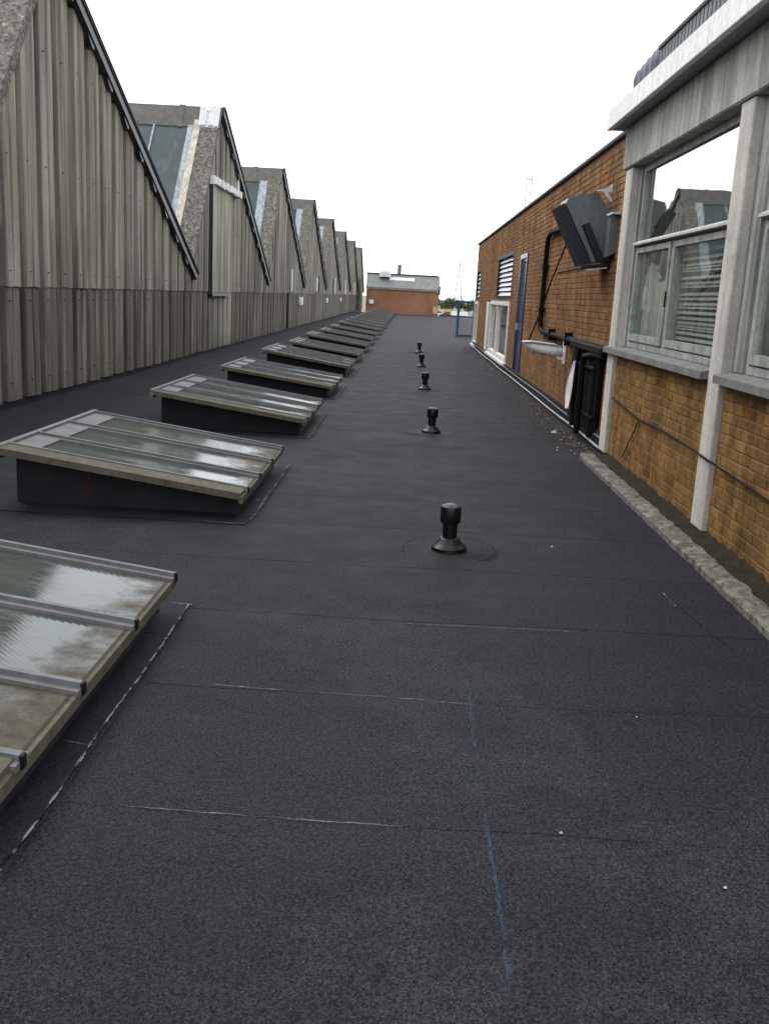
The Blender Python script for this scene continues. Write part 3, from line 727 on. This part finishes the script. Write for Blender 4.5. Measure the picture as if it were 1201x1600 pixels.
# cables on the panels
def cable(label, pts, r, m='black_pipe', n=6, name='cable'):
    return tag(MB().tube(pts, r, n).build(name, m), label, 'cable')
cable('thin dark cable sagging across the near brick panels and past the concrete post', [(2.205,10.30,.66),(2.205,9.6,.62),(2.20,9.0,.585),(2.20,8.2,.60),(2.195,7.5,.585),(2.175,7.08,.585),(2.172,6.80,.575),(2.20,6.5,.55),(2.205,6.0,.53),(2.205,5.4,.50),(2.205,4.6,.49),(2.205,3.4,.5)], .008)
cable('thin dark cable branching down the far brick panel to the kerb', [(2.205,9.02,.585),(2.21,9.3,.36),(2.21,9.55,.15)], .006)

# ================================================================== RIGHT: long brick wing beyond
XG = 2.30; Y0, Y1, ZT = 10.72, 34.6, 3.47
wing = thing('brick_wing', 'long plain brick wing with dark coping, stretching away on the right', 'building', (0,0,0))
holes = [(22.45,26.25,1.66,2.72),(22.5,28.9,.16,1.60),(19.65,20.85,-.1,2.56),(32.6,34.2,1.62,2.6),(32.6,34.3,.1,1.55)]
wb = MB()
def wallpiece(a, b, c, d): wb.box(XG+.001, XG+.30, a, b, c, d)
ys = sorted({Y0,Y1,*[h[0] for h in holes],*[h[1] for h in holes]})
for a, b in zip(ys, ys[1:]):
    cuts = sorted([(max(-.02,h[2]),h[3]) for h in holes if h[0] <= a+.001 and h[1] >= b-.001]); z = -.02
    for c, d in cuts:
        if c > z: wallpiece(a, b, z, c)
        z = d
    wallpiece(a, b, z, ZT-.02)
wm = wb.build('wall', 'mortar_red', wing)
bricks(wm, lay(XG, Y0+.01, Y1, .02, ZT-.05, holes), 'brick_wing', 300, 2)
box('coping', 'coping', wing, XG-.05, XG+.36, Y0, Y1+.06, ZT-.018, ZT+.035, c=.01)
box('roof', 'felt', wing, XG+.31, 9.0, Y0+.2, Y1, 3.0, 3.1)
box('end_wall', 'mortar_red', wing, XG+.305, 9.0, Y1-.3, Y1, -.02, 3.4)
box('back_shell', 'room', wing, 5.0, 5.1, Y0+.3, Y1-.4, 0, 2.98)
box('flashing', 'bitumen', wing, XG-.045, XG-.012, Y0, 33.9, -.01, .19)
# louvre window
def louvre(y0, y1, z0, z1, n):
    f = MB(); d = .07
    for a in ((y0,y0+d,z0,z1),(y1-d,y1,z0,z1),(y0+d+.001,y1-d-.001,z0,z0+d),(y0+d+.001,y1-d-.001,z1-d,z1)): f.box(XG-.012, XG+.1, *a)
    fo = f.build('louvre_window', 'hood_dark', wing); hh = (z1-z0-2*d)/n
    me = MB().prism([(XG+.02,-hh*.46),(XG+.075,hh*.40),(XG+.085,hh*.46),(XG+.03,-hh*.40)], 'y', y0+d+.01, y1-d-.01).mesh('louvre_blade', 'car_silver')
    for i in range(n): ob('louvre_blade', me, fo, (0,0,z0+d+hh*(i+.5)))
    box('backing', 'room', fo, XG+.14, XG+.16, y0, y1, z0, z1)
louvre(22.45,26.25,1.66,2.72,8); louvre(32.6,34.2,1.62,2.6,6)
# white sliding window with vertical blinds
def slider(y0, y1, z0, z1, mid):
    f = MB(); d = .16; dz = .10; x0, x1 = XG-.035, XG+.09
    for a in ((y0,y0+d,z0,z1),(y1-d,y1,z0,z1),(y0+d+.001,y1-d-.001,z0,z0+dz),(y0+d+.001,y1-d-.001,z1-dz,z1)): f.box(x0, x1, *a)
    for q in mid: f.box(x0+.01, x1, q-.07, q+.07, z0+dz+.001, z1-dz-.001)
    fo = f.build('sliding_window', 'timber_white', wing)
    ps = [y0+d]+list(mid)+[y1-d]
    for a, b in zip(ps, ps[1:]): box('pane', 'window_glass', fo, XG+.03, XG+.036, a+.075, b-.075, z0+dz, z1-dz)
    me = MB().prism([(XG+.12,-.075),(XG+.15,.075),(XG+.155,.07),(XG+.125,-.08)], 'z', z0, z1).mesh('blind_strip', 'curtain')
    yy = y0+.25; rr = random.Random(2)
    while yy < y1-.2:
        if rr.random() < .8: ob('blind_strip', me, fo, (0,yy,0))
        yy += .26
    box('window_sill', 'timber_white', fo, XG-.10, XG+.1, y0-.1, y1+.1, z0-.06, z0-.003)
slider(22.5,27.6,.20,1.60,(25.6,)); slider(32.6,34.3,.12,1.55,())
box('white_board', 'timber_white', wing, XG-.04, XG+.05, 28.1, 28.85, .16, 1.56, c=.01)
# blue door
df = MB(); 
for a in ((19.65,19.74,0,2.56),(20.76,20.85,0,2.56),(19.741,20.759,2.47,2.56)): df.box(XG-.03, XG+.1, *a)
do = df.build('door', 'blue_paint', wing)
box('door_leaf', 'blue_paint', do, XG+.005, XG+.05, 19.745, 20.755, .02, 1.55, c=.005)
box('door_pane', 'window_glass_upper', do, XG+.02, XG+.028, 19.83, 20.67, 1.60, 2.42)
fr2 = MB()
for a in ((19.745,19.83,1.551,2.465),(20.67,20.755,1.551,2.465),(19.831,20.669,1.551,1.60),(19.831,20.669,2.42,2.465)): fr2.box(XG+.004, XG+.05, *a)
fr2.build('door_rail', 'blue_paint', do)
box('door_backing', 'timber_white', do, XG+.10, XG+.12, 19.75, 20.75, 1.5, 2.5)  # white board added behind the pane to imitate its sky reflection
box('door_handle', 'car_silver', do, XG-.05, XG+.004, 20.62, 20.66, 1.02, 1.16, c=.006)

# things fixed to the wing
# tilted ventilation hood
hd_ = thing('ventilation_hood', 'grey tilted ventilation hood with two dark slats, high on the brick wing', 'vent hood', (2.3,12,2.1))
def hoodp(poly, y0, y1, nm, m, par=None): return MB().prism([(x-2.3,z-2.1) for x,z in poly], 'y', y0-12, y1-12).build(nm, m, par or hd_)
body = hoodp([(1.735,2.74),(1.76,2.80),(2.09,2.875),(2.265,2.64),(2.295,2.12),(2.085,2.085)], 11.62, 12.15, 'body', 'hood_grey')
hoodp([(1.62,2.68),(1.715,2.735),(2.075,2.08),(1.955,2.05)], 11.60, 11.95, 'slat', 'hood_dark')
hoodp([(1.935,2.50),(2.003,2.535),(2.215,2.14),(2.14,2.10)], 11.52, 11.615, 'slat', 'hood_dark')
hoodp([(1.85,2.50),(1.925,2.50),(2.13,2.10),(2.09,2.10)], 11.56, 11.615, 'slat_rail', 'hood_grey')
hoodp([(1.955,2.02),(2.296,2.06),(2.296,2.10),(1.955,2.045)], 11.5, 12.1, 'bottom_tray', 'hood_dark')
hoodp([(2.02,1.99),(2.26,2.03),(2.26,2.05),(2.02,2.01)], 11.52, 12.0, 'tray_lip', 'white_flash')  # white strip paints the highlights along the dark tray
hoodp([(2.20,2.15),(2.296,2.2),(2.296,2.60),(2.20,2.58)], 11.30, 11.615, 'side_box', 'hood_grey')
hoodp([(2.19,2.605),(2.296,2.61),(2.296,2.64),(2.19,2.63)], 11.2, 11.5, 'shelf_bracket', 'white_flash')
hoodp([(2.03,2.885),(2.19,2.92),(2.235,2.965),(2.235,2.88),(2.19,2.87),(2.25,2.78),(2.23,2.77),(2.14,2.875)], 11.55, 11.60, 'top_bracket', 'white_flash')
# black pipe run
pr = thing('wall_pipe', 'black pipe running from the hood down the brick wing and along it', 'pipe', (2.24,16.7,1.2))
def tl(pts): return [(x-2.24,y-16.7,z-1.2) for x,y,z in pts]
MB().tube(tl([(2.1,12.0,2.55),(2.2,13.0,2.66),(2.23,14.6,2.70),(2.24,15.9,2.72),(2.24,16.35,2.72),(2.24,16.6,2.66),(2.24,16.68,2.5),(2.24,16.7,1.9),(2.24,16.72,1.3),(2.24,16.65,1.18),(2.24,16.4,1.14),(2.24,15.2,1.13),(2.24,14.0,1.13),(2.24,12.6,1.13),(2.24,11.4,1.12)]), .042, 10).build('pipe', 'black_pipe', pr)
for (yy,zz) in ((16.7,2.2),(16.7,1.5),(15.3,1.13),(13.7,1.13)):
    box('clip', 'black_pipe', pr, -.05, .06, yy-16.7-.03 if zz < 1.2 else yy-16.7-.09, yy-16.7+.03 if zz < 1.2 else yy-16.7+.09, zz-1.2-.09 if zz < 1.2 else zz-1.2-.03, zz-1.2+.09 if zz < 1.2 else zz-1.2+.03)
cable('thin cable slanting down the brick wing behind the black pipe', [(2.285,14.6,2.62),(2.285,16.2,1.95),(2.285,17.4,1.35),(2.285,18.6,.86)], .010)
cable('short thin cable along the brickwork below the hood', [(2.285,12.4,2.08),(2.285,13.5,2.09),(2.285,15.6,2.08)], .007)
# white camera-like fitting
cm = thing('security_camera', 'white elongated camera housing on a bracket, jutting from the brick wing', 'camera', (2.3,14.2,.95))
hs = MB(); 
pts = [(-.62,.080,.006),(-.56,.055,.040),(-.46,.035,.066),(-.34,.005,.080),(-.18,-.015,.082),(-.09,-.02,.070),(-.05,-.02,.045)]
hs.tube([(x,-.05*(x+.1),z) for x,z,r in pts], [r for x,z,r in pts], 12); hs.build('housing', 'white_plastic', cm)
MB().prism([(-.64,.098),(-.50,.112),(-.16,.086),(-.10,.062),(-.16,.070),(-.50,.098),(-.62,.088)], 'y', -.08, .12).build('sun_shield', 'white_plastic', cm)
MB().tube([(-.12,0,-.05),(-.10,0,-.12),(-.0,0,-.14)], .022, 8).build('arm', 'white_plastic', cm)
box('wall_plate', 'white_plastic', cm, -.025, -.002, -.08, .08, -.20, .06, c=.006)
MB().tube([(-.02,0,.22),(-.02,0,.05)], .028, 8).build('conduit', 'white_plastic', cm)
for xx in (-.46,-.33): box('clamp', 'hood_grey', cm, xx-.03, xx+.03, -.04, .06, -.085, -.03, c=.006)
# black pipe rack; the black box behind it stands for recess shade
sv = thing('pipe_rack', 'black pipe rack and service duct against the brick wing by the corner', 'pipe rack', (2.24,12.2,0))
def svt(pts, r, nm='pipe'): return MB().tube([(x-2.24,y-12.2,z) for x,y,z in pts], r, 10).build(nm, 'black_pipe', sv)
box('duct', 'black_pipe', sv, -.03, .05, -.95, .86, .13, 1.06, c=.02)  # near-black box standing in for the shade inside the recess
svt([(2.16,12.30,.10),(2.16,12.30,1.02),(2.17,12.25,1.08),(2.24,12.1,1.10)], .038)
svt([(2.14,11.85,.06),(2.14,11.85,.90),(2.15,11.8,1.0),(2.2,11.4,1.04),(2.2,10.9,1.05)], .038)
svt([(2.20,11.35,.08),(2.20,11.35,.95)], .03)
box('header', 'black_pipe', sv, -.09, .05, -1.35, .80, 1.06, 1.16, c=.02)
box('cross_bar', 'black_pipe', sv, -.08, .04, -.9, .3, .86, .91, c=.01)
box('foot_bar', 'black_pipe', sv, -.06, .04, -.95, .1, .30, .335, c=.01)
cl = MB(); n = 14; rr = random.Random(6)
for i in range(n+1):
    t = i/n; zc = .93-.62*t; yc = 12.0+.05*math.sin(t*3)+.30*t; w_ = .05+.09*min(1,t*1.6); x = 2.07-.01*math.sin(t*5)
    for q in range(5):
        u = q/4-.5; cl.v.append((x+.018*math.sin(q*2.1+t*4), yc+u*2*w_, zc+(rr.uniform(-.02,.02) if i == n else 0)))
cl.f = [(i*5+q,i*5+q+1,(i+1)*5+q+1,(i+1)*5+q) for i in range(n) for q in range(4)]; cl.smooth = True
tag(cl.build('cloth_strip', 'cloth_white'), 'strip of white cloth hanging from the black pipe rack', 'cloth')
# pipes along the wing's foot
for i, (x, z, r) in enumerate(((2.205,.050,.014),(2.240,.135,.012))):
    pts = [(x+.006*math.sin(k*1.3+i), 10.72+k*(33.5-10.72)/24, z+.006*math.sin(k*.9+2*i)) for k in range(25)]
    t_ = tag(MB().tube(pts, r, 8).build('ground_pipe', 'frame_pale' if i == 0 else 'lead'), ['lower thin pale pipe lying along the foot of the brick wing','upper thin grey pipe along the foot of the brick wing'][i], 'pipe', 'pipes along the foot of the brick wing')  # pale colour of the lower pipe stands in for its highlight
# debris swept along the wall
db = MB(); rr = random.Random(12)
for i in range(650):
    yy = 10.4+22*rr.random()**1.6; x = 2.14-abs(rr.gauss(0,.13)); s_ = rr.uniform(.008,.035); a = rr.uniform(0,3.1)
    c_, n_ = math.cos(a)*s_, math.sin(a)*s_
    db.add([(x+c_,yy+n_,.006),(x-n_,yy+c_,.006),(x-c_*.6,yy-n_*.6,.008),(x+n_*.5,yy-c_*.5,.006),(x,yy,.010+s_*rr.uniform(.2,.7))], [(0,1,4),(1,2,4),(2,3,4),(3,0,4)])
o = stuff(db.build('debris', 'leaf_litter')); o['label'] = 'dead leaves and grit along the foot of the brick wing'; o['category'] = 'debris'
db = MB()
for i in range(45):
    yy = 10.6+20*rr.random()**1.4; x = 2.10-abs(rr.gauss(0,.12)); s_ = rr.uniform(.006,.017); a = rr.uniform(0,3.1)
    c_, n_ = math.cos(a)*s_, math.sin(a)*s_
    db.add([(x+c_,yy+n_,.004),(x-n_,yy+c_,.004),(x-c_*.8,yy-n_*.8,.004),(x+n_*.7,yy-c_*.7,.004),(x,yy,.006+s_*.8)], [(0,1,4),(1,2,4),(2,3,4),(3,0,4)])
o = stuff(db.build('grit', 'pale_stone')); o['label'] = 'pale grit and mortar crumbs on the felt by the brick wing'; o['category'] = 'grit'
for i, (x, yy, s_) in enumerate(((.56,2.70,.006),(1.05,6.29,.012),(.99,2.46,.006),(1.0,3.6,.005),(1.94,12.2,.05))):
    mb = MB(); n = 7; q = random.Random(i)
    mb.add([(x+s_*q.uniform(.7,1.1)*math.cos(k*6.283/n), yy+s_*q.uniform(.7,1.1)*math.sin(k*6.283/n), .003) for k in range(n)]+[(x,yy,.006+s_*.7)], [(k,(k+1)%n,n) for k in range(n)])
    tag(mb.build('pebble', 'pale_stone'), ['tiny pale chip on the felt, lower right of centre','pale chip on the felt right of the nearest vent pipe','tiny pale chip near the bottom right of the roof','tiny chip on open felt right of the blue chalk line','tan stone among debris by the brick wing'][i], 'stone')

# blue frame beyond the wing
bf = thing('blue_gate', 'upright blue metal frame standing on the roof past the brick wing', 'gate frame', (2.46,42,0))
for a in ((-.40,-.30,-.05,.05,.0,1.54),(.28,.38,-.05,.05,.0,1.54)): box('upright', 'blue_frame', bf, *a, c=.008)
box('rail', 'blue_frame', bf, -.299,.279,-.035,.035,1.43,1.53); box('rail', 'blue_frame', bf, -.299,.279,-.035,.035,.02,.12)

# ================================================================== END BUILDING
eb = thing('end_building', 'low brick building with a pale grey sloping roof closing the far end of the roof', 'building', (0,0,0))
EY = 89.0
box('wall', 'end_brick', eb, -3.95, 2.62, EY, EY+.3, GZ, 2.08)
box('side_wall', 'end_brick', eb, 2.321, 2.62, EY+.301, EY+9, GZ, 2.08)
box('gutter', 'end_roof', eb, -4.0, 2.68, EY-.12, EY+.05, 2.09, 2.24)
ers = MB()
for i in range(27):
    x0 = -4.0+i*.247; ers.prism([(EY-.05,2.18),(EY+1.4,3.38),(EY+1.4,3.48),(EY-.05,2.28)], 'x', x0, x0+.235)
ers.prism([(EY-.03,2.12),(EY+1.4,3.3),(EY+1.4,3.36),(EY-.03,2.17)], 'x', -4.0, 2.66)
ro = ers.build('roof', 'end_roof', eb)
box('ridge', 'coping', ro, -4.02, 2.5, EY+1.3, EY+1.62, 3.40, 3.55)
box('upper_body', 'end_roof', ro, -3.9, 2.4, EY+1.62, EY+8, 1.9, 3.38)
MB().prism([(EY+.72,2.93),(EY+1.02,3.18),(EY+1.02,3.22),(EY+.72,2.97)], 'x', -1.9, .35).build('roof_panel', 'white_flash', ro)
box('barge_end', 'coping', ro, 2.6, 2.72, EY-.2, EY+.6, 1.85, 2.6)
box('chimney', 'hood_grey', ro, -1.27, -.92, EY+3, EY+3.35, 3.2, 4.42)
MB().lathe([(.52,3.2),(.52,3.5),(.48,3.65),(.36,3.80),(.18,3.88),(.01,3.9)], -2.35, EY+.95, 20).build('roof_dome', 'pale_roof', ro)
tag(box('wall_lamp', 'white_plastic', None, -3.65, -3.25, EY-.16, EY-.003, .75, 1.12, c=.04), 'small white lamp on the left of the brick end wall', 'lamp')
tag(box('junction_cover', 'car_tan', None, 2.15, 2.55, EY-.06, EY-.003, .15, .8, c=.02), 'tan yellow cover plate at the right foot of the end wall', 'cover')

# ================================================================== BEYOND: car park, trees, masts
def car(name, label, m, loc, rz, van=False, L_=4.4, H=1.45):
    o = thing(name, label, 'van' if van else 'car', loc, 'vehicles in the far car park'); o.rotation_euler.z = rz
    l = L_/2
    if van: bp = [(-l,.35),(l,.35),(l,1.1),(l-.7,1.25),(l-1.2,H),(-l,H)]
    else: bp = [(-l,.35),(l,.35),(l,.78),(l-.9,.92),(-l+.5,.95),(-l,.85)]
    MB().prism(bp, 'y', -.9, .9).build('body', m, o)
    if not van: MB().prism([(-l+.45,.95),(l-1.0,.93),(l-1.8,H),(-l+1.0,H)], 'y', -.78, .78).build('cabin', 'car_dark', o); MB().prism([(-l+1.0,H-.02),(l-1.8,H-.02),(l-1.8,H+.04),(-l+1.0,H+.04)], 'y', -.76, .76).build('cabin_roof', m, o)
    else: MB().prism([(l-1.15,1.35),(l-.72,1.3),(l-1.2,H-.25)], 'y', -.91, .91).build('windscreen', 'car_dark', o)
    for sx_ in (-l+.85, l-.85):
        for sy_ in (-.85,.85): MB().tube([(sx_,sy_-.1,.33),(sx_,sy_+.1,.33)], .33, 12).build('wheel', 'black_plastic', o)
Z0 = GZ+.05
car('parked_van','long white van parked beyond the blue frame','car_white',(17.6,330,Z0),R(4),True,6.6,2.3)
car('parked_car','white car parked beyond the roof edge','car_white',(11.2,372,Z0),R(25))
car('parked_car','dark car beside the white one beyond the roof edge','car_dark',(13.6,356,Z0),R(20))
car('parked_car','pale silver car in the far car park','car_silver',(15.2,385,Z0),R(15))
car('parked_car','tan car in the far row of the car park','car_tan',(11.8,402,Z0),R(5))
car('parked_van','yellow van in the far row of the car park','car_yellow',(16.6,415,Z0),R(5),True,5.2,2.1)
car('parked_car','small white car low behind the blue frame','car_white',(16.3,285,Z0),R(12))
car('parked_car','dark car in front of the white van','car_dark',(14.2,300,Z0),R(8))
def tree(label, loc, h, r, seed):
    rr = random.Random(seed); o = thing('far_tree', label, 'tree', loc, 'trees on the horizon beyond the car park')
    MB().tube([(0,0,0),(.1,.1,h*.35),(.0,.2,h*.75)], [.3,.22,.08], 8).build('trunk', 'bark', o)
    mb = MB()
    for i in range(420):
        a, b = rr.uniform(0,6.283), rr.gauss(0,.45); q = rr.random()**.4
        lobe = 1+.25*math.sin(3*a+seed)+.15*math.sin(5*b*3+seed)
        c = Vector((r*q*lobe*math.cos(a)*math.cos(b), r*q*lobe*math.sin(a)*math.cos(b), h*.62+h*.40*q*math.sin(b*1.6)))
        s_ = rr.uniform(.25,.6); u = Vector((rr.gauss(0,1),rr.gauss(0,1),rr.gauss(0,1))).normalized(); v = u.orthogonal().normalized(); w2_ = u.cross(v)
        mb.add([c+v*s_, c+w2_*s_*.8, c-v*s_, c-w2_*s_*.7], [(0,1,2,3)])
    mb.build('crown', 'leaves', o)
TL = ['low far tree just right of the end building','second far tree along the skyline','third far tree along the skyline','fourth far tree, midway in the gap','fifth far tree along the skyline','far tree just left of the blue frame','far tree seen through the top of the blue frame','far tree between blue frame and brick wing','far tree hidden mostly by the brick wing','taller pale far tree behind the car park']
for i in range(10): tree(TL[i], (10+i*3.0+random.uniform(-1,1), 470+random.uniform(-25,40), GZ), random.uniform(4.6,7.0), random.uniform(2.2,3.4), 30+i)
# pylon and mast
def lattice(mb, levels, r):
    for (z0,w0),(z1,w1) in zip(levels, levels[1:]):
        c0 = [(sx_*w0,sy_*w0,z0) for sx_,sy_ in ((-1,-1),(1,-1),(1,1),(-1,1))]; c1 = [(sx_*w1,sy_*w1,z1) for sx_,sy_ in ((-1,-1),(1,-1),(1,1),(-1,1))]
        for k in range(4):
            mb.tube([c0[k],c1[k]], r, 4); mb.tube([c0[k],c1[(k+1)%4]], r*.6, 4); mb.tube([c0[(k+1)%4],c1[k]], r*.6, 4); mb.tube([c1[k],c1[(k+1)%4]], r*.6, 4)
py = thing('power_pylon', 'pale lattice power pylon standing far away behind the blue frame', 'pylon', (44,900,GZ))
mb = MB(); lattice(mb, [(0,3.6),(8,2.9),(15,2.2),(21,1.6),(27,1.2),(33,.9),(38,.5),(42,.1)], .24); mb.build('tower', 'galvanised', py)
for z, l in ((18.5,8),(26,10.5),(34,9.5)):
    mb = MB()
    for s_ in (-1,1):
        mb.tube([(s_*1,0,z),(s_*l,0,z+.3)], .16, 4); mb.tube([(s_*1,0,z+1.8),(s_*l,0,z+.3)], .13, 4); mb.tube([(s_*l,0,z+.3),(s_*l,0,z-1.6)], .12, 4)
    mb.build('cross_arm', 'galvanised', py)
ma = thing('lattice_mast', 'thin pale lattice mast rising above the brick wing roofline', 'mast', (44.6,400,GZ))
mb = MB(); lattice(mb, [(4*i,1.1) for i in range(15)], .07); mb.build('tower', 'galvanised', ma)
for zz in (54,58): MB().tube([(-1.2,0,zz),(1.2,0,zz)], .16, 5).build('cross_arm', 'galvanised', ma)
